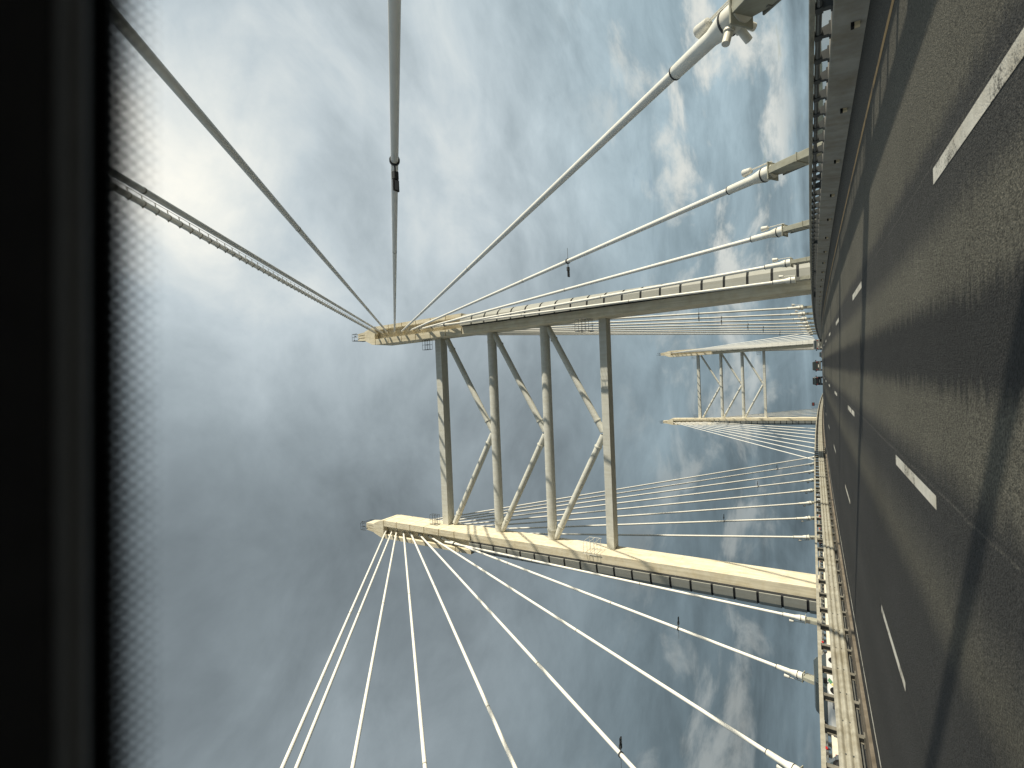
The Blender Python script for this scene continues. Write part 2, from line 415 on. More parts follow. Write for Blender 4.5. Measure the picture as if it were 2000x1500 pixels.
def median():
    xf = -10.35
    root = empty('crash_barrier', (xf, 0, rz(xf, 0)), 'long corrugated metal crash barrier with a box rail above, beside the white edge line', 'crash barrier')
    o = Vector(root.location)
    # three-wave beam
    prof = []
    N = 24
    for i in range(N + 1):
        t = i / N; h = 0.25 + 0.51 * t
        w = 0.5 - 0.5 * math.cos(2 * math.pi * 3 * t)
        w = w ** 0.6
        prof.append((xf - 0.075 + 0.075 * w, h))
    back = [(x - 0.006, h) for x, h in reversed(prof)]
    extrude_y(prof + back, YMIN, 330, 4.3).build('beam', M['galv'], root)
    # splices and bolts
    for i in range(70):
        y = 8.2 + 4.3 * i
        if y > 120: break
        q = MB()
        pr = [(x + 0.006, h) for x, h in prof]; bk = [(x + 0.001, h) for x, h in reversed(prof)]
        q.loft([[(x, yy, rz(x, yy) + h) for x, h in pr + bk] for yy in (y - 0.16, y + 0.16)])
        q.build('splice_plate', M['galv'], root)
    q = MB()
    for i in range(120):
        y = 8.2 + 1.43 * i
        for h in (0.42, 0.59):
            q.rev((xf - 0.07, y, rz(xf, y) + h), (1, 0, 0), [(0, .022), (.025, .02)], 8)
    q.build('bolts', M['darkmetal'], root)
    extrude_y([(xf - 0.02, 1.05), (xf - 0.02, 1.16), (xf - 0.14, 1.16), (xf - 0.14, 1.05)], YMIN, 330, 4.3).build('upper_rail', M['galv'], root)
    n = 8
    for h in (0.20,):
        extrude_y([(xf - 0.3 + 0.045 * math.cos(2 * math.pi * k / n), h + 0.045 * math.sin(2 * math.pi * k / n)) for k in range(n)], YMIN, 330, 4.3).build('low_pipe', M['railpipe'], root)
    extrude_y([(-9.9, -0.02), (-9.93, 0.09), (-11.0, 0.10), (-11.02, -0.02)], YMIN, 330, 4.3).build('kerb', M['kerb'], root)
    def post_geo(b, dx, y, z0):
        # I-section: front flange, web, back flange
        b.box((dx - 0.10, y - .075, z0 + .09), (dx - 0.085, y + .075, z0 + 1.05))
        b.box((dx - 0.085, y - .012, z0 + .09), (dx - 0.24, y + .012, z0 + 1.05)) if False else b.box((dx - 0.24, y - .012, z0 + .09), (dx - 0.10, y + .012, z0 + 1.05))
        b.box((dx - 0.255, y - .075, z0 + .09), (dx - 0.24, y + .075, z0 + 1.05))
        b.box((dx - 0.33, y - .13, z0 + .095), (dx - 0.02, y + .13, z0 + .125))
        b.box((dx - 0.10, y - .06, z0 + .43), (dx - 0.06, y + .06, z0 + .58))
    b = MB(); post_geo(b, 0, 0, 0)
    me = b.build('post', M['post'], None); me.parent = root
    step = 1.6; y0 = 8.35
    copies(me, root, [(0, y0 + step * i, rz(xf, y0 + step * i) - o.z) for i in range(100)])
    b = MB()
    for i in list(range(-30, 0)) + list(range(100, 195)): post_geo(b, xf, y0 + step * i, rz(xf, y0 + step * i))
    tag(b.build('post_row', M['post'], root), kind='stuff')
median()

# ------------------------------------------------------------------ towers
H_TOP = 45.3
BEAMS = [(52.70, 51.50, 'box'), (42.0, 0.68, 'tube'), (32.9, 0.68, 'tube'), (24.5, 23.5, 'box')]

def tower(Y0, label, name='bridge_tower', detail=True):
    zb = rz(XC, Y0)
    root = empty(name, (XC, Y0, zb), label, 'bridge tower', 'pairs of bridge towers over the road')
    def T(s, u, v, H): return (XC + SH * H + s * (15 + u), Y0 - v, zb + H)
    def prism(b, s, pts, h0, h1, pts2=None):
        pts2 = pts2 or pts
        b.loft([[T(s, u, v, h0) for u, v in pts], [T(s, u, v, h1) for u, v in pts2]])
    for s in (1, -1):
        # concrete shaft
        b = MB()
        h = -58.0; joints = [h, 0.2] + [0.2 + 3.72 * i for i in range(1, 13)] + []
        joints = [j for j in joints if j < H_TOP] + [H_TOP]
        for a, c in zip(joints[:-1], joints[1:]):
            prism(b, s, [(0, 2.2), (1.08, 2.2), (1.08, -1.6), (0, -1.6)], a + 0.012, c - 0.012)
        prism(b, s, [(0.012, 2.188), (1.07, 2.188), (1.07, -1.588), (0.012, -1.588)], -58, H_TOP)
        col = b.build('column', M['concrete'], root)
        # grey segmented cladding on the outer half
        b = MB(); seg = 2.285
        pl = [(1.2, 2.74), (2.2, 2.57), (2.6, 2.26), (2.9, 1.7), (3.05, 1.0), (3.05, -1.6), (1.2, -1.6)]
        h = H_TOP; k = 0
        while h > -1.5:
            prism(b, s, pl, h - seg + 0.25, h); h -= seg
        prism(b, s, pl, -58, h)
        b.build('cladding', M['cladding'], col, bevel=0.0)
        b = MB(); prism(b, s, [(1.075, 2.15), (1.23, 2.67), (2.15, 2.5), (2.52, 2.2), (2.82, 1.65), (2.96, 0.97), (2.96, -1.5), (1.075, -1.5)], -2, H_TOP - 0.05)
        b.build('cladding_backing', M['gap'], col)
        # anchor housing: two flanges of blocks and a recessed face
        b = MB()
        hb = [H_TOP + 3.12 * i for i in range(7)]; hb[-1] = 64.0
        for a, c in zip(hb[:-1], hb[1:]):
            prism(b, s, [(0, 2.35), (0.95, 2.35), (0.95, -1.6), (0, -1.6)], a + 0.07, c - 0.07)
            prism(b, s, [(2.42, 2.03), (2.5, 2.18), (3.1, 2.18), (3.1, -1.6), (2.42, -1.6)], a + 0.07, c - 0.07)
        hs = b.build('anchor_housing', M['concrete'], col)
        b = MB(); prism(b, s, [(0.03, 2.2), (0.90, 2.2), (0.90, 1.4), (2.46, 1.4), (2.46, 1.95), (3.0, 1.95), (3.0, -1.55), (0.03, -1.55)], H_TOP, 64.0)
        b.build('housing_core', M['concrete'], col)
        # cap and tip
        b = MB()
        prism(b, s, [(0, 2.35), (3.1, 2.35), (3.1, -1.6), (0, -1.6)], 64.07, 64.9, [(0.1, 2.25), (3.0, 2.25), (3.0, -1.5), (0.1, -1.5)])
        prism(b, s, [(0.1, 2.25), (3.0, 2.25), (3.0, -1.5), (0.1, -1.5)], 64.9, 67.0, [(0.95, 1.95), (2.55, 1.95), (2.55, -0.6), (0.95, -0.6)])
        for u0, u1 in ((1.0, 1.42), (1.55, 1.95), (2.08, 2.5)):
            prism(b, s, [(u0, 1.85), (u1, 1.85), (u1, -0.5), (u0, -0.5)], 67.0, 69.2, [(u0 * .8 + .35, 1.65), (u1 * .8 + .35, 1.65), (u1 * .8 + .35, -0.3), (u0 * .8 + .35, -0.3)])
        prism(b, s, [(1.05, 1.7), (2.45, 1.7), (2.45, -0.4), (1.05, -0.4)], 67.0, 69.0, [(1.3, 1.5), (2.3, 1.5), (2.3, -0.2), (1.3, -0.2)])
        b.build('cap', M['concrete'], col)
        # railing and lamps on the tip
        b = MB()
        for u in (1.2, 1.8, 2.4):
            for v in (2.0, -0.4): b.tube([T(s, u, v, 69.0), T(s, u, v, 70.3)], 0.035, 5)
        for h in (69.75, 70.3):
            b.tube([T(s, 1.2, 2.0, h), T(s, 2.4, 2.0, h), T(s, 2.4, -.4, h), T(s, 1.2, -.4, h), T(s, 1.2, 2.0, h)], 0.03, 5)
        b.tube([T(s, 1.4, 0.8, 69.0), T(s, 1.4, 0.8, 71.2)], 0.025, 5); b.rev(T(s, 1.4, 0.8, 71.1), (0, 0, 1), [(0, .1), (.22, .1)], 8)
        b.tube([T(s, 2.2, 0.8, 69.0), T(s, 2.2, 0.8, 70.9)], 0.025, 5); b.rev(T(s, 2.2, 0.8, 70.8), (0, 0, 1), [(0, .1), (.2, .1)], 8)
        b.build('top_railing', M['darkmetal'], col)
        # inspection cages where beams meet the column
        for h, name_, mt in ((53.1, 'inspection_cage', M['darkmetal']), (25.0, 'inspection_cage', M['railpipe'] if s > 0 else M['lamp'])):
            b = MB()
            u0, u1 = (-1.6, -0.05)
            vs = (0.2, 0.9) if h > 40 else (0.9, 2.9)
            for v in vs:
                for u in (u0, (u0 + u1) / 2, u1): b.tube([T(s, u, v, h - (0 if h > 40 else .2)), T(s, u, v, h + 1.5)], 0.03, 5)
                for hh in (h, h + .5, h + 1.0, h + 1.5): b.tube([T(s, u0, v, hh), T(s, u1, v, hh)], 0.025, 5)
            for hh in (h, h + .75, h + 1.5):
                for u in (u0, u1): b.tube([T(s, u, vs[0], hh), T(s, u, vs[1], hh)], 0.025, 5)
            b.build(name_, mt, col)
    # beams
    for i, (ht, q, kind) in enumerate(BEAMS):
        b = MB()
        if kind == 'box':
            pts = [(0.0, ht), (0.0, q), (-1.55, q), (-1.55, ht)]
            b.loft([[T(s, -0.0 + 0.02, v, hh) for v, hh in pts] for s in (-1, 1)])
            o = b.build('cross_beam', M['steel'], root, bevel=0.03)
            b = MB()
            for s in (-1, 1):
                pt2 = [(0.012, ht + .012), (0.012, q - .012), (-1.562, q - .012), (-1.562, ht + .012)]
                b.loft([[T(s, u, v, hh) for v, hh in pt2] for u in (-1.45, -1.36)])
            b.build('beam_joint', M['steel'], o)
        else:
            b.tube([T(-1, 0.02, -0.75, ht), T(1, 0.02, -0.75, ht)], q, 20)
            o = b.build('cross_beam', M['steel'], root)
            b = MB()
            for s in (-1, 1):
                p = Vector(T(s, -1.35, -0.75, ht)); b.rev(p, (s, 0, 0), [(-.08, q + .07), (.08, q + .07)], 20)
            b.build('beam_joint', M['steel'], o)
    # K braces
    tops = [51.45, 42.0, 32.9]; bots = [42.0, 32.9, 24.4]
    for i in range(3):
        for s in (1, -1):
            p0 = Vector(T(s, -0.25, -0.75, tops[i] - (0.75 if i == 0 else 0.55)))
            p1 = Vector(T(s, -14.75, -0.75, bots[i] + (0.55 if i < 2 else 0.3)))
            b = MB(); b.tube([p0, p1], 0.43, 18); o = b.build('brace', M['steel'], root)
            d = (p1 - p0).normalized(); b = MB()
            for t in (1.9, (p1 - p0).length - 1.7): b.rev(p0 + d * t, d, [(-.09, .52), (.09, .52)], 18)
            b.build('brace_collar', M['steel'], o)
    return root
tower(Y1, 'near cream concrete bridge tower with K braces, filling the middle of the view')
tower(Y2, 'far small cream bridge tower standing beyond the crest of the road')

# ------------------------------------------------------------------ stay cables
SOCK = [64.4, 63.0, 61.95, 60.3, 58.6, 56.6, 54.5, 51.8, 48.1]
NEAR_R = [-20.2, -18.9, -8.2, 1.85, 12.8, 23.7, 34.3, 45.2, 54.4]
NEAR_L = [-17.9, -16.5, -7.0, 3.0, 13.2, 23.6, 33.9, 44.7, 55.0]
FAR = [81.5 + 10.3 * i for i in range(8)][::-1]         # outermost first, as SOCK
ORD = ['first', 'second', 'third', 'fourth', 'fifth', 'sixth', 'seventh', 'eighth', 'ninth']
CABLES = {}
HR = 2.62                                               # height of the collar ring

def sock_pt(s, Y0, H, front):
    vf = 2.9 if H < 50 else 1.36
    u = 1.62 + (H - 48) / 16 * 0.3
    return Vector((XC + SH * H + s * (15 + u), Y0 - (vf if front else -1.5), rz(XC, Y0) + H))

def add_anchor(s, base, d, n, side, fan, full, grp):
    """inclined steel bracket box carrying the cable collar"""
    a, sd, up = frame_of(d)
    if sd.x * s < 0: sd = -sd                            # sd points outboard
    root = empty('cable_anchor', (base.x, base.y, rz(base.x, base.y)),
                 f'{n} anchor bracket counted from the tower, {fan[0]}, {fan[1]}', 'cable anchor', grp)
    ring = base
    foot = ring - d * ((HR + 0.3) / max(d.z, 0.2))
    L = (ring - foot).length
    b = MB()
    c0 = ring - a * 0.42
    def sec(t, hw, hu, du=0):
        c = c0.lerp(foot, t); return [c + sd * hw + up * (hu + du), c - sd * hw + up * (hu + du), c - sd * hw + up * (-hu + du), c + sd * hw + up * (-hu + du)]
    b.loft([sec(0.0, .14, .27, .02), sec(0.16, .15, .40, -.06), sec(0.55, .155, .46, -.10), sec(1.0, .16, .50, -.12)])
    b.build('bracket', M['bracket'], root, bevel=0.012)
    # recessed panel on the road side face, cheek plates
    b = MB()
    for sg in (1, -1):
        q = [c0.lerp(foot, .22) - sd * 0.262 + up * (.2), c0.lerp(foot, .22) - sd * .262 - up * .2, c0.lerp(foot, .8) - sd * .292 - up * .24, c0.lerp(foot, .8) - sd * .292 + up * .24]
    b.obox(c0 + a * 0.03, a, 0.05, 0.72, 0.66, up); b.build('end_plate', M['bracket'], root, bevel=0.008)
    if full:
        b = MB(); b.obox(c0.lerp(foot, .2) - up * .43, a, 0.95, 0.34, 0.05, up); b.obox(c0.lerp(foot, .13) - up * .37, a, .06, 0.34, .16, up)
        b.build('service_plate', M['bracket_dark'], root)
        b = MB(); b.obox(c0.lerp(foot, .42) - up * .08, a, 0.04, 0.36, 0.94, up); b.build('stiffener', M['bracket'], root)
        b = MB(); b.obox(c0.lerp(foot, .62) - up * .30 - sd * .05, a, 0.8, 0.4, 0.3, up); b.build('under_box', M['bracket_dark'], root, bevel=.02)
    # floodlight hung on the outboard side
    if full:
        fl = empty('floodlight', tuple(ring + sd * .42), f'{n} floodlight counted from the tower, {fan[0]}, {fan[1]}', 'floodlight', grp.replace('cable anchors', 'floodlights'))
        b = MB(); q0 = ring + sd * .42 - a * .35; q1 = ring + sd * .45 + a * .75
        b.tube([q0, q1], .025, 6); b.tube([q0 + up * .08, q1 + up * .05], .02, 6); b.tube([q0, q0 - sd * .25], .03, 6); b.build('arm', M['lamp'], fl)
        b = MB(); b.rev(q1 - a * .1, a, [(-.05, .06), (0, .13), (.3, .17), (.36, .17)], 14); b.build('lamp_head', M['lamp'], fl)
        b = MB(); b.rev(q1 + a * .262, a, [(0, .155), (.012, .155)], 14); b.build('lens', M['lens'], fl)
    return root

def stay(s, Y0, H, ya, front, n, fan, grp, full=True, anchor=True, handline=False, stubs=False):
    side = 1 if s > 0 else -1
    XA = XAR if s > 0 else XAL
    if Y0 > 200:
        pass
    P1 = sock_pt(s, Y0, H, front)
    P0 = Vector((XA, ya, rz(XA, ya) + HR))
    d = (P1 - P0).normalized()
    root = empty('stay_cable', tuple(P0), f'{n} white stay cable counted from the tower, {fan[0]}, {fan[1]}', 'cable', grp)
    a, sd, up = frame_of(d)
    t_pipe = 1.55 / max(d.z, .3)
    L = (P1 - P0).length
    sag = 0.0
    pts = []
    for i in range(13):
        t = i / 12
        p = P0 + d * (L * t); p.z -= sag * 4 * t * (1 - t) * d.xy.length; pts.append(p)
    b = MB(); b.tube(pts, 0.14, 24 if full else 10); b.build('sheath', M['cable'], root)
    if full and front:
        for t in (0.36, 0.69):
            b = MB(); b.rev(P0 + d * (L * t) - Vector((0, 0, sag * 4 * t * (1 - t) * d.xy.length)), d, [(-.05, .148), (.05, .148)], 20); b.build('sheath_joint', M['rail'], root)
    if full and ya < 5 and front:
        b = MB(); b.tube([P0 + d * .05, P0 - d * (HR / d.z)], .14, 12); b.build('lower_sheath', M['cable'], root)
    elif full:
        pd = (pts[1] - pts[0]).normalized()
        b = MB(); b.rev(P0, pd, [(-.45, .29), (.0, .30), (.08, .30), (.42, .225), (.55, .2), (t_pipe, .19), (t_pipe + .05, .165)], 20); b.build('guide_pipe', M['pipe'], root)
        b = MB(); b.rev(P0, pd, [(-.02, .32), (.03, .32)], 20); b.build('collar', M['band'], root)
        b = MB(); b.rev(P0, pd, [(t_pipe - .02, .197), (t_pipe + .03, .197)], 20); b.build('joint_band', M['band'], root)
        # socket sleeve at the tower
        b = MB(); b.rev(P1, -d, [(-1.7, .16), (.55, .16), (.58, .15)] if H < 50 else [(-.1, .24), (.75, .22), (.78, .16)], 16); b.build('socket_sleeve', M['pipe'], root)
        b = MB(); b.rev(P1, -d, [(.0, .265), (.16, .265)], 16); b.build('socket_ring', M['band'], root)
    if handline:
        b = MB(); k = 3.0
        while k < L - 1:
            c = P0 + d * k; c.z -= sag * 4 * (k / L) * (1 - k / L) * d.xy.length
            b.rev(c, d, [(-.03, .155), (.03, .155)], 12)
            b.tube([c + sd * .15, c + sd * .33 + up * .03], .022, 5); b.tube([c - sd * .14, c - sd * .21], .035, 5)
            k += 0.95
        b.build('clamp_rings', M['rail'], root)
        b = MB(); b.tube([P0 + d * 3 + sd * .33, P0 + d * (L * .5) + sd * .33 - Vector((0, 0, sag * d.xy.length)), P0 + d * (L - 1) + sd * .33], .012, 5); b.build('hand_rope', M['darkmetal'], root)
    if stubs:
        b = MB()
        for (q, w) in ((-sd + up * .35, .22), (-up - sd * .1, .22), (-sd * .6 - up * .9 + a * .1, .2)):
            q = q.normalized(); b.rev(P0 - a * .12 + q * .2, q, [(0, .13), (.16, .13), (.17, .095), (.46, .095)], 12)
        b.build('damper_stub', M['pipe'], root)
    if anchor:
        add_anchor(s, P0, d, n, side, fan, full, grp.replace('stay cables', 'cable anchors'))
    CABLES[(s, Y0, front, n)] = (P0, d, L, sag)
    return root

for s, near, nm in ((1, NEAR_R, 'right'), (-1, NEAR_L, 'left')):
    xdir = 'above the orange-line parapet' if s > 0 else 'above the red-reflector parapet'
    for i, (H, ya) in enumerate(zip(SOCK, near)):
        n = ORD[8 - i]
        stay(s, Y1, H, ya, True, n, ('before the near tower', xdir), f'stay cables {xdir} before the near tower', True, ya > 5, handline=(s > 0 and i == 0), stubs=(abs(ya - 12.8) < .3))
    for i, (H, ya) in enumerate(zip(SOCK[:8], FAR)):
        n = ORD[7 - i]
        stay(s, Y1, H, ya, False, n, ('behind the near tower', xdir), f'stay cables {xdir} beyond the near tower', True, True)
    for i, (H, ya) in enumerate(zip(SOCK[:8], [302.78 - y for y in FAR])):
        n = ORD[7 - i]
        stay(s, Y2, H, ya, True, n, ('before the far tower', xdir), f'stay cables {xdir} before the far tower', False, False)
    for i, (H, ya) in enumerate(zip(SOCK[:8], [Y2 + 15 + 10.3 * k for k in range(8)][::-1])):
        n = ORD[7 - i]
        stay(s, Y2, H, ya, False, n, ('behind the far tower', xdir), f'stay cables {xdir} beyond the far tower', False, False)

# small lamps clamped to cables
def cable_lamp(key, t, label):
    P0, d, L, sag = CABLES[key]; s = key[0]
    c = P0 + d * t; c.z -= sag * 4 * (t / L) * (1 - t / L) * d.xy.length
    inb = Vector((-s, 0, 0))
    root = empty('cable_lamp', tuple(c), label, 'lamp', 'small lamps clamped to the cables')
    b = MB(); b.rev(c, d, [(-.05, .195), (.05, .195)], 18); b.build('clamp', M['band'], root)
    b = MB(); b.tube([c + inb * .15, c + inb * .42], .03, 6); b.build('arm', M['darkmetal'], root)
    b = MB(); b.obox(c + inb * .56, inb, .30, .22, .16); b.build('gear_box', M['darkmetal'], root, bevel=.02)
    b = MB(); b.obox(c + inb * .93 - Vector((0, 0, .02)), inb, .42, .26, .07); b.build('lamp_case', M['black'], root)
    b = MB(); b.obox(c + inb * .93 - Vector((0, 0, .058)), inb, .36, .2, .012); b.build('lens', M['lens'], root)
    b = MB(); b.tube([c - inb * .15, c - inb * .95], .016, 5); b.build('rod', M['railpipe'], root)
def t_at(key, z):
    P0, d, L, sag = CABLES[key]; return (z - P0.z) / d.z
LAMPS = [((1, Y1, True, 'sixth'), 14.5, 'dark lamp clamped to the cable that runs straight up, top of the picture'),
         ((1, Y1, True, 'fourth'), 16.8, 'small lamp on the fourth right cable, with a rod crossing it'),
         ((-1, Y1, True, 'second'), 13.9, 'small lamp on the second left cable from the near tower'),
         ((-1, Y1, True, 'fourth'), 13.2, 'small lamp on the fourth left cable from the near tower')]
for k, z, lb in LAMPS: cable_lamp(k, t_at(k, z), lb)
for j, n in enumerate(('first', 'second', 'fourth', 'fifth', 'seventh')):
    k = (1, Y1, False, n); cable_lamp(k, t_at(k, 17 - 1.6 * j), f'small lamp on the {n} right cable beyond the near tower')
for j, n in enumerate(('second', 'fifth', 'seventh')):
    k = (-1, Y1, False, n); cable_lamp(k, t_at(k, 16 - 2 * j), f'small lamp on the {n} left cable beyond the near tower')

# ------------------------------------------------------------------ vehicles
def vehicle(name, label, cat, x, y, w, L, Hh, paint, kind='hatch', heading=1, group=None, roof=None):
    """heading 1: drives away (+Y); rear faces the camera. built in world axes"""
    z0 = rz(x, y)
    sl = G - 2 * C2 * y
    root = empty(name, (x, y, z0), label, cat, group)
    hd = heading
    def P(u, v, h): # u across (right +), v forward along the car, h height
        yy = y + hd * v
        return Vector((x + u, yy, z0 + h + sl * (hd * v)))
    hw = w / 2; belt = Hh * 0.60; floor = 0.15
    if kind == 'van':
        body = [(-.5, floor), (-.5, belt * 1.0), (-.49, Hh * .97), (-.47, Hh), (.22, Hh), (.30, Hh * .97), (.40, belt * 1.02), (.49, belt * .82), (.5, floor)]
        side_win = [(.08, belt * 1.04), (.08, Hh * .92), (.24, Hh * .92), (.36, belt * 1.05)]
        rear_win = (belt * 1.05, Hh * .9, -.5, -.492)
    elif kind == 'suv':
        body = [(-.5, floor + .02), (-.5, belt), (-.455, Hh * .93), (-.42, Hh), (.14, Hh * .98), (.20, Hh * .95), (.31, belt * 1.03), (.47, belt * .93), (.5, belt * .7), (.5, floor + .08)]
        side_win = [(-.42, belt * 1.05), (-.39, Hh * .91), (.12, Hh * .91), (.24, belt * 1.05)]
        rear_win = (belt * 1.06, Hh * .9, -.495, -.461)
    else:
        body = [(-.5, floor + .05), (-.5, belt * .93), (-.47, belt), (-.37, Hh * .93), (-.31, Hh), (.10, Hh * .985), (.16, Hh * .95), (.30, belt * 1.02), (.46, belt * .86), (.5, belt * .6), (.5, floor + .02)]
        side_win = [(-.38, belt * 1.03), (-.31, Hh * .92), (.10, Hh * .92), (.24, belt * 1.02)]
        rear_win = (belt * 1.04, Hh * .9, -.465, -.382)
    def shell(pts, nm, mt, bev):
        b = MB(); rings = []
        for u in (-1, -.93, -.5, .5, .93, 1):
            ring = []
            for t, h in pts:
                tum = 1.0 - max(0, (h - belt) / (Hh - belt)) * 0.16 if h > belt else 1.0
                hh = h if abs(u) < .95 else (h if h < belt else belt + (h - belt) * .94)
                ring.append(P(u * hw * tum, t * L * (0.985 if abs(u) > .95 else 1), hh))
            rings.append(ring)
        b.loft(rings, True, False)
        b.build(nm, mt, root, bevel=bev)
    bl = belt * 1.0
    low = [p for p in body if p[1] <= belt * 1.04]
    high = [p for p in body if p[1] > belt * 1.04]
    if high[0][0] > -.45 and False: pass
    i0 = next(k for k, p in enumerate(body) if p[1] > belt * 1.04)
    before = body[i0 - 1]; after = body[i0 + len(high)]
    shell(low, 'body', paint, 0.05)
    shell([before] + high + [after], 'cabin', roof or paint, 0.04)
    # windows
    for sg in (1, -1):
        b = MB(); vs = []
        for t, h in side_win:
            tum = 1.0 - max(0, (h - belt) / (Hh - belt)) * 0.16
            vs.append(P(sg * (hw * tum + .012), t * L, h))
        b.add(vs, [tuple(range(len(vs)))]); vs2 = [p - Vector((sg * .02, 0, 0)) for p in vs]
        b.add(vs2, [tuple(reversed(range(len(vs))))])
        b.build('side_window', M['glass'], root)
    h0, h1, t0, t1 = rear_win
    def pane(nm, h0, h1, t0, t1, off):
        b = MB(); rr = []
        for h, t, k in ((h0, t0, .86), (h1, t1, .78)):
            rr += [P(-hw * k, t * L + off, h), P(hw * k, t * L + off, h)]
        b.add([rr[0], rr[1], rr[3], rr[2]], [(0, 1, 2, 3)])
        back = [p + Vector((0, hd * (-.02 if off > 0 else .02), 0)) for p in (rr[0], rr[1], rr[3], rr[2])]
        b.add(back, [(3, 2, 1, 0)]); b.build(nm, M['glass'], root)
    pane('rear_window', h0, h1, t0, t1, -.03)
    ws = {'van': (belt * 1.06, Hh * .94, .40, .31), 'suv': (belt * 1.07, Hh * .92, .30, .215), 'hatch': (belt * 1.06, Hh * .92, .285, .175)}[kind]
    pane('windscreen', *ws, .03)
    # wheels
    for t in (-.32, .32):
        for sg in (1, -1):
            c = P(sg * (hw - .2), t * L, .32)
            b = MB(); b.rev(c, (sg, 0, 0), [(-.02, .27), (0, .32), (.19, .32), (.215, .29)], 20); wt = b.build('wheel', M['tyre'], root)
            b = MB(); b.rev(c + Vector((sg * .2, 0, 0)), (sg, 0, 0), [(0, .2), (.018, .18)], 16); b.build('rim', M['rim'], wt)
    for t in (-.32, .32):
        b = MB()
        for sg in (1, -1):
            c = P(sg * (hw - .03), t * L, .34); b.rev(c, (sg, 0, 0), [(0, .39), (.035, .39)], 20)
        b.build('wheel_arch', M['black'], root)
    # lights, plate, bumper, mirrors
    for sg in (1, -1):
        b = MB(); c = P(sg * hw * .80, -.5 * L - .005, belt * .88)
        b.box((c.x - hw * .09, c.y - .03, c.z - .10), (c.x + hw * .09, c.y + .06, c.z + .08)); b.build('tail_light', M['taillight'], root, bevel=.015)
        b = MB(); c = P(sg * hw * .72, .485 * L, belt * .72)
        b.box((c.x - hw * .2, c.y - .06, c.z - .07), (c.x + hw * .2, c.y + .06, c.z + .07)); b.build('headlight', M['lens'], root, bevel=.02)
        b = MB(); c = P(sg * (hw + .1), .2 * L, belt * 1.08); b.box((c.x - .1, c.y - .06, c.z - .07), (c.x + .1, c.y + .06, c.z + .09)); b.build('mirror', M['black'] if kind != 'x' else paint, root, bevel=.02)
    b = MB(); c = P(0, -.5 * L - .012, belt * .62 if kind != 'van' else belt * .5); b.box((c.x - .26, c.y - .012, c.z - .06), (c.x + .26, c.y + .02, c.z + .06)); b.build('number_plate', M['plate'], root)
    for t, nm in ((-.5, 'rear_bumper'), (.5, 'front_bumper')):
        b = MB(); c = P(0, t * L, floor + .17); b.box((c.x - hw * .96, c.y - .06, c.z - .13), (c.x + hw * .96, c.y + .06, c.z + .10)); b.build(nm, M['bumper'], root, bevel=.03)
    return root, P

vehicle('dark_suv', 'dark green-grey estate car with lit-looking red tail lamps in our lane', 'car', -0.32, 104, 1.72, 4.4, 1.46, M['cardark'], 'suv')
vehicle('black_van', 'square black van driving ahead beside the dark estate car', 'van', -3.12, 108, 1.5, 4.2, 1.55, M['carblack'], 'van')
vehicle('grey_car', 'pale grey car close to the orange-line parapet near the crest', 'car', 3.75, 112, 1.9, 4.3, 1.32, M['cargrey'], 'hatch')
vehicle('small_car', 'tiny far blue-grey car between the grey car and the dark estate', 'car', 3.1, 190, 1.7, 4.1, 1.5, M['carblue'], 'hatch')
tx, TP = vehicle('taxi', 'white hatchback with a green and yellow door emblem behind the crash barrier', 'car', -15.65, 27.2, 1.72, 4.15, 1.36, M['carwhite'], 'hatch', heading=-1, roof=M['glass'])
def emblem():
    xs = -15.65 + 0.86 + 0.016
    def q(pts, mt):
        b = MB(); vs = [Vector((xs + k, y, 0)) for k in (0, -.012) for y, h in pts]
        vs = [TP(xs + 15.65 + k, -(y - 27.2), h) for k in (0, -.012) for y, h in pts]; n = len(pts)
        b.add(vs, [tuple(range(n)), tuple(reversed(range(n, 2 * n)))]); b.build('door_emblem', mt, tx)
    q([(26.85, .73), (26.6, .80), (26.35, .70), (26.55, .60)], M['green'])
    q([(26.5, .585), (26.32, .68), (26.2, .60), (26.38, .52)], M['yellow'])
    q([(27.0, .82), (26.3, .90), (26.75, .83)], M['black'])
emblem()
vehicle('dark_hatchback', 'dark blue-grey car mostly hidden by the crash barrier, nearest the camera', 'car', -17.6, 22.6, 1.72, 3.9, 1.02, M['carblue'], 'hatch', heading=-1)
vehicle('distant_white_car', 'small far white car glimpsed through the crash barrier gaps', 'car', -15.2, 62, 1.7, 4.1, 1.02, M['carwhite'], 'hatch', heading=-1)

# lane sign on the median, near the crest
def sign():
    x, y = -10.45, 150.0
    root = empty('lane_signal', (x, y, rz(x, y)), 'small dark signal box on a thin pole above the barrier at the crest', 'signal')
    z = rz(x, y)
    b = MB(); b.tube([(x, y, z), (x, y, z + 2.4)], .06, 8); b.build('pole', M['railpipe'], root)
    b = MB(); b.box((x - .45, y - .12, z + 2.1), (x + .45, y + .12, z + 2.75)); b.build('signal_box', M['darkmetal'], root, bevel=.03)
    for k in (-.2, .2):
        b = MB(); b.rev((x + k, y - .12, z + 2.42), (0, -1, 0), [(0, .14), (.05, .14)], 12); b.build('signal_lens', M['taillight'], root)
sign()

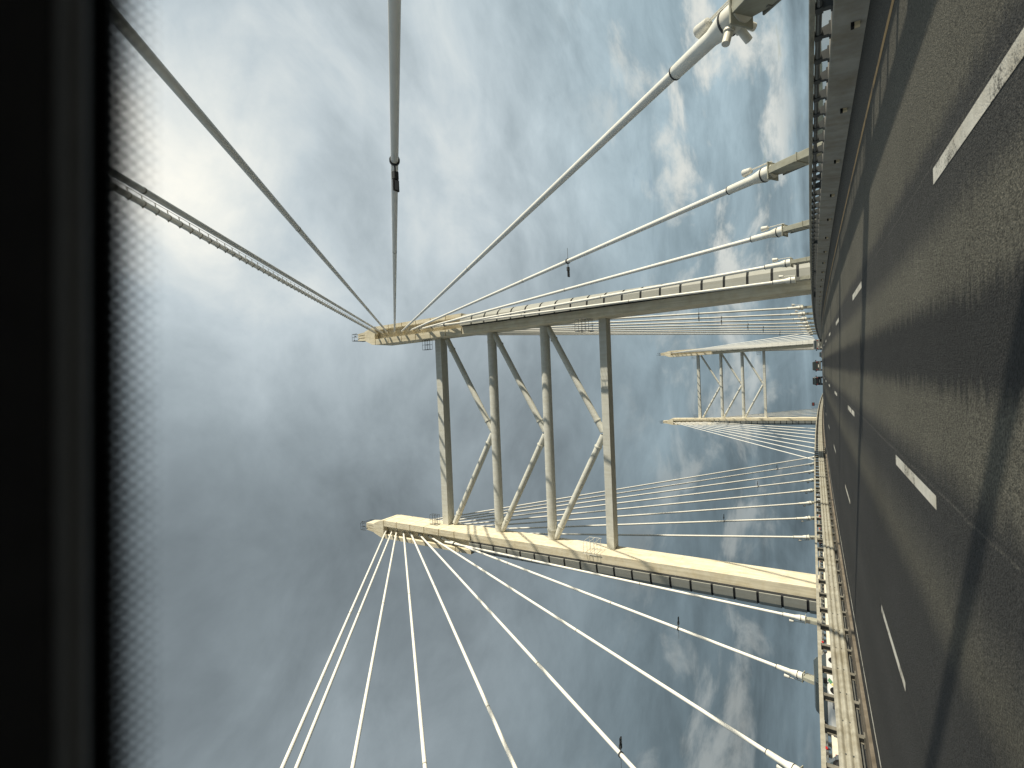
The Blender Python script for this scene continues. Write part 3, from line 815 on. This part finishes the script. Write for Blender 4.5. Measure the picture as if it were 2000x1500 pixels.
# ------------------------------------------------------------------ camera
Rv = Vector((0.999032, 0.034935, -0.026)); Uv = Vector((0.041, -0.543, 0.839)); Fv = Vector((-0.015, 0.839, 0.544))
p_, psi, rr = 0.575039855989852, -0.018328362247695133, -0.03057133919814159
Fv = Vector((math.sin(psi) * math.cos(p_), math.cos(psi) * math.cos(p_), math.sin(p_)))
rt = Vector((math.cos(psi), -math.sin(psi), 0)); upv = rt.cross(Fv)
Rv = rt * math.cos(rr) + upv * math.sin(rr); Uv = upv * math.cos(rr) - rt * math.sin(rr)
cam = bpy.data.cameras.new('camera'); co = bpy.data.objects.new('camera', cam); COL.objects.link(co)
mx = Matrix.Identity(4)
X_, Y_, Z_ = -Uv, Rv, -Fv
for i in range(3):
    mx[i][0] = X_[i]; mx[i][1] = Y_[i]; mx[i][2] = Z_[i]
mx.translation = Vector((0, 0, CAM_H))
co.matrix_world = mx
cam.sensor_width = 36.0; cam.sensor_fit = 'HORIZONTAL'; cam.lens = 950 / 2000 * 36
cam.clip_start = 0.02; cam.clip_end = 30000
cam.dof.use_dof = True; cam.dof.focus_distance = 60.0; cam.dof.aperture_fstop = cam.lens / 6.2
S.camera = co

# ------------------------------------------------------------------ the vehicle the picture is taken from: roof front edge above the windscreen
def cab():
    org = Vector((0.0, 0.1, CAM_H + 0.33))
    root = empty('car_roof_front', tuple(org), 'blurred black roof edge with dotted windscreen border of the car carrying the camera', 'car roof')
    ex = Rv.copy()
    ex = (ex + Vector((0, 0.0, 0.0))).normalized()
    # direction of the solid band's edge seen from the eye, perpendicular to ex
    def dirv(v):     # v: image height above the axis, in 2000 px units
        return (Fv * 950 + Uv * v).normalized()
    eye = Vector((0, 0, CAM_H))
    e0 = eye + dirv(784) * 0.25                        # lower edge of the solid band on the glass
    gl = (Vector((0, 1, 0)) - ex * ex.y).normalized() * math.cos(R_(38)) - Vector((0, 0, 1)) * math.sin(R_(38))
    gl = (gl - ex * gl.dot(ex)).normalized()            # down the glass
    nrm = ex.cross(gl).normalized()
    if nrm.z < 0: nrm = -nrm
    W = 0.85
    # solid band
    b = MB(); rings = []
    for x in (-W, W):
        rings.append([e0 + ex * x, e0 + ex * x - gl * .16, e0 + ex * x - gl * .16 + nrm * .004, e0 + ex * x + nrm * .004])
    b.loft(rings); b.build('frit_band', M['frit'], root)
    # dots that shrink down the glass
    b = MB(); pitch = 0.0048; row = 0.0027
    for r in range(6):
        rad = 0.0021 - 0.0003 * r
        n = int(1.0 / pitch)
        for k in range(-n // 2, n // 2 + 1):
            c = e0 + gl * (0.0018 + row * r) + ex * (pitch * (k + 0.5 * (r % 2)))
            b.add([c + ex * math.cos(t * math.pi / 4) * rad + gl * math.sin(t * math.pi / 4) * rad for t in range(8)] +
                  [c + nrm * .0003 + ex * math.cos(t * math.pi / 4) * rad + gl * math.sin(t * math.pi / 4) * rad for t in range(8)],
                  [tuple(range(8)), tuple(reversed(range(8, 16)))])
    b.build('frit_dots', M['frit'], root)
    # padded header trim inside the glass, light and shade painted as two tones
    t0 = eye + dirv(815) * 0.22
    back = Vector((0, -1, 0)); back = (back - ex * back.dot(ex)).normalized()
    upz = ex.cross(back).normalized()
    if upz.z < 0: upz = -upz
    prof = []
    for k in range(9):
        t = math.pi * (0.0 + k / 8 * 1.0)
        prof.append((-math.sin(t) * .018, .018 - .018 * math.cos(t)))
    pts = [(.0, .0)] + []
    sec = [(0.0, .016), (0.0004, .004), (.003, .001), (.006, .0008), (.0085, .004), (.0095, .012), (.0095, .03), (.0, .03)]
    b = MB(); rings = []
    for x in (-W, W): rings.append([t0 + ex * x + back * u + upz * v for u, v in sec])
    b.loft(rings, True, True); b.build('lit_trim_edge', M['trim'], root)
    sec = [(.010, .006), (.015, .010), (.03, .035), (.05, .075), (.10, .16), (.30, .3), (.30, .33), (.06, .17), (.016, .06)]
    b = MB(); rings = []
    for x in (-W, W): rings.append([t0 + ex * x + back * u + upz * v for u, v in sec])
    b.loft(rings, True, True); b.build('shaded_trim', M['trim_shaded'], root)
    # outer roof skin
    b = MB(); rings = []
    r0 = e0 - gl * .10 + nrm * .012
    for x in (-W, W): rings.append([r0 + ex * x, r0 + ex * x + back * .3 + upz * .07, r0 + ex * x + back * 1.4 + upz * .11, r0 + ex * x + back * 1.4 + upz * .09, r0 + ex * x + back * .3 + upz * .05])
    b.loft(rings); b.build('roof_skin', M['carblack'], root)
cab()

# ------------------------------------------------------------------ sky and sun
def pix_dir(x, y):
    return (Fv * 950 + Rv * (750 - y) + Uv * (1000 - x)).normalized()

def sky():
    w = bpy.data.worlds.new('World'); S.world = w; w.use_nodes = True
    nt = w.node_tree; N = nt.nodes; L = nt.links
    bg = N['Background']; bg.inputs['Strength'].default_value = 0.1
    st = N.new('ShaderNodeTexSky'); st.sky_type = 'NISHITA'; st.sun_disc = False
    st.sun_elevation = SUN_EL
    st.sun_rotation = R_(90) + SUN_PHI              # clockwise from +Y seen from above
    st.altitude = 50; st.dust_density = 2.0; st.air_density = 1.0; st.ozone_density = 1.0
    tc = N.new('ShaderNodeTexCoord'); D = tc.outputs['Generated']
    def m_(op, a, b=None, c=None, clamp=False):
        n = N.new('ShaderNodeMath'); n.operation = op; n.use_clamp = clamp
        for i, v in enumerate((a, b, c)):
            if v is None: continue
            if isinstance(v, (int, float)): n.inputs[i].default_value = v
            else: L.new(v, n.inputs[i])
        return n.outputs[0]
    def dot(v):
        n = N.new('ShaderNodeVectorMath'); n.operation = 'DOT_PRODUCT'; L.new(D, n.inputs[0]); n.inputs[1].default_value = v; return n.outputs['Value']
    def sstep(v, a, b):
        n = N.new('ShaderNodeMapRange'); n.interpolation_type = 'SMOOTHSTEP'; L.new(v, n.inputs['Value'])
        n.inputs['From Min'].default_value = a; n.inputs['From Max'].default_value = b; return n.outputs['Result']
    sep = N.new('ShaderNodeSeparateXYZ'); L.new(D, sep.inputs[0])
    dz = m_('MAXIMUM', sep.outputs['Z'], 0.0)
    den = m_('ADD', dz, 0.16)
    cx = N.new('ShaderNodeCombineXYZ'); L.new(m_('DIVIDE', sep.outputs['X'], den), cx.inputs[0]); L.new(m_('DIVIDE', sep.outputs['Y'], den), cx.inputs[1])
    def noise(scale, detail, rough, off, dist=0.0, vec=None):
        mp = N.new('ShaderNodeMapping'); mp.inputs['Location'].default_value = off
        L.new(vec or cx.outputs[0], mp.inputs['Vector'])
        n = N.new('ShaderNodeTexNoise'); n.inputs['Scale'].default_value = scale; n.inputs['Detail'].default_value = detail
        n.inputs['Roughness'].default_value = rough; n.inputs['Distortion'].default_value = dist
        L.new(mp.outputs[0], n.inputs['Vector']); return n.outputs['Fac']
    n_big = noise(0.9, 5, 0.55, (3.1, 1.7, 0.4), 0.3)
    n_mid = noise(2.4, 7, 0.58, (7.3, 2.2, 1.1), 0.5)
    n_fin = noise(6.0, 6, 0.6, (1.3, 9.2, 2.1), 0.3)
    # brightness of the cloud sheet: thin towards the sun side, heavy to the left
    def blob(x, y, k, amp):
        return m_('MULTIPLY', m_('POWER', m_('MAXIMUM', dot(pix_dir(x, y)), 0.0), k), amp)
    lum = m_('ADD', m_('MULTIPLY', dot((0.85, 0.15, 0.35)), 0.09), 0.212)
    for x, y, k, amp in ((370, 400, 26, 0.23), (420, 250, 60, 0.04), (620, 90, 20, 0.05), (1050, 150, 16, 0.06), (900, 420, 40, 0.06), (700, 700, 45, 0.05), (560, 640, 60, 0.05),
                         (430, 1150, 20, -0.045), (700, 330, 110, -0.09), (1150, 950, 25, -0.03), (1350, 1250, 20, -0.03), (720, 1430, 120, 0.04), (1260, 870, 300, 0.05)):
        lum = m_('ADD', lum, blob(x, y, k, amp))
    tex = m_('ADD', m_('MULTIPLY', m_('SUBTRACT', n_big, 0.5), 0.85), m_('ADD', m_('MULTIPLY', m_('SUBTRACT', n_mid, 0.5), 0.95), m_('MULTIPLY', m_('SUBTRACT', n_fin, 0.5), 0.45)))
    # layered cloud decks seen edge-on near the horizon
    ch = N.new('ShaderNodeCombineXYZ'); az0 = m_('ARCTAN2', sep.outputs['X'], sep.outputs['Y'])
    L.new(m_('MULTIPLY', az0, 2.3), ch.inputs[0]); L.new(m_('MULTIPLY', sep.outputs['Z'], 6.0), ch.inputs[1])
    n_str = noise(1.7, 9, 0.62, (2.7, 0.4, 5.0), 0.5, ch.outputs[0])
    lowz = m_('SUBTRACT', 1.0, sstep(sep.outputs['Z'], 0.15, 0.6))
    tex = m_('ADD', m_('MULTIPLY', tex, m_('SUBTRACT', 1.0, m_('MULTIPLY', lowz, 0.6))), m_('MULTIPLY', m_('MULTIPLY', m_('SUBTRACT', n_str, 0.5), 1.5), lowz))
    cb = N.new('ShaderNodeCombineXYZ'); L.new(m_('MULTIPLY', az0, 0.9), cb.inputs[0]); L.new(m_('MULTIPLY', sep.outputs['Z'], 16.0), cb.inputs[1])
    n_bank = noise(1.3, 6, 0.5, (0.7, 8.4, 3.0), 0.6, cb.outputs[0])
    vlow = m_('SUBTRACT', 1.0, sstep(sep.outputs['Z'], 0.04, 0.24))
    tex = m_('ADD', tex, m_('MULTIPLY', m_('MULTIPLY', m_('SUBTRACT', n_bank, 0.55), 1.3), vlow))
    lum = m_('MULTIPLY', lum, m_('ADD', 1.0, tex))
    lum = m_('MULTIPLY', lum, m_('SUBTRACT', 1.0, m_('MULTIPLY', lowz, m_('SUBTRACT', 0.24, m_('MULTIPLY', sstep(sep.outputs['X'], -0.2, 0.5), 0.18)))))
    lum = m_('MAXIMUM', lum, 0.05)
    # tint: cool grey where dark, warm white where bright
    rp = N.new('ShaderNodeValToRGB'); cr = rp.color_ramp
    cr.elements[0].position = 0.0; cr.elements[0].color = (0.82, 0.98, 1.07, 1)
    cr.elements[1].position = 1.0; cr.elements[1].color = (1.06, 1.01, 0.88, 1)
    e = cr.elements.new(0.4); e.color = (0.88, 1.0, 1.06, 1)
    L.new(sstep(lum, 0.10, 0.75), rp.inputs['Fac'])
    tl = N.new('ShaderNodeMix'); tl.data_type = 'RGBA'; tl.inputs['A'].default_value = (1, 1, 1, 1); tl.inputs['B'].default_value = (0.91, 1.02, 1.06, 1)
    L.new(lowz, tl.inputs['Factor'])
    tm = N.new('ShaderNodeMix'); tm.data_type = 'RGBA'; tm.blend_type = 'MULTIPLY'; tm.inputs['Factor'].default_value = 1
    L.new(rp.outputs['Color'], tm.inputs['A']); L.new(tl.outputs['Result'], tm.inputs['B'])
    vs = N.new('ShaderNodeVectorMath'); vs.operation = 'SCALE'; L.new(tm.outputs['Result'], vs.inputs[0]); L.new(m_('MULTIPLY', lum, 12.5), vs.inputs['Scale'])
    # low sunlit cumulus near the horizon
    cz = N.new('ShaderNodeCombineXYZ')
    az = m_('ARCTAN2', sep.outputs['X'], sep.outputs['Y'])
    L.new(m_('MULTIPLY', az, 3.2), cz.inputs[0]); L.new(m_('MULTIPLY', sep.outputs['Z'], 7.0), cz.inputs[1])
    n_low = noise(1.7, 9, 0.60, (4.0, 6.4, 0.0), 0.4, cz.outputs[0])
    band = m_('MULTIPLY', sstep(sep.outputs['Z'], 0.02, 0.07), m_('SUBTRACT', 1.0, sstep(sep.outputs['Z'], 0.17, 0.40)))
    puff = m_('MULTIPLY', sstep(n_low, 0.49, 0.66), band)
    px = N.new('ShaderNodeMix'); px.data_type = 'RGBA'; px.inputs['B'].default_value = (5.9, 6.0, 5.6, 1)
    L.new(m_('MULTIPLY', puff, m_('ADD', 0.30, m_('MULTIPLY', sstep(sep.outputs['X'], -0.2, 0.4), 0.65))), px.inputs['Factor']); L.new(vs.outputs[0], px.inputs['A'])
    # blue gaps
    gap = m_('MULTIPLY', sstep(n_mid, 0.62, 0.74), sstep(n_big, 0.42, 0.6))
    gap = m_('MULTIPLY', gap, m_('MULTIPLY', sstep(sep.outputs['X'], -0.1, 0.5), 0.6))
    mxn = N.new('ShaderNodeMix'); mxn.data_type = 'RGBA'
    sk = N.new('ShaderNodeVectorMath'); sk.operation = 'SCALE'; L.new(st.outputs['Color'], sk.inputs[0]); sk.inputs['Scale'].default_value = 1.0
    L.new(gap, mxn.inputs['Factor']); L.new(px.outputs['Result'], mxn.inputs['A']); L.new(sk.outputs[0], mxn.inputs['B'])
    L.new(mxn.outputs['Result'], bg.inputs['Color'])
sky()

sun = bpy.data.lights.new('sun', 'SUN'); so = bpy.data.objects.new('sun', sun); COL.objects.link(so)
sun.energy = 4.5; sun.angle = R_(0.75); sun.color = (1.0, 0.92, 0.74)
ts = Vector((math.cos(SUN_EL) * math.cos(SUN_PHI), -math.cos(SUN_EL) * math.sin(SUN_PHI), math.sin(SUN_EL)))
so.rotation_euler = ts.to_track_quat('Z', 'Y').to_euler()

S.view_settings.view_transform = 'Standard'; S.view_settings.look = 'None'
S.view_settings.exposure = 0.38; S.view_settings.gamma = 1.0
S.render.engine = 'CYCLES'
S.cycles.max_bounces = 6
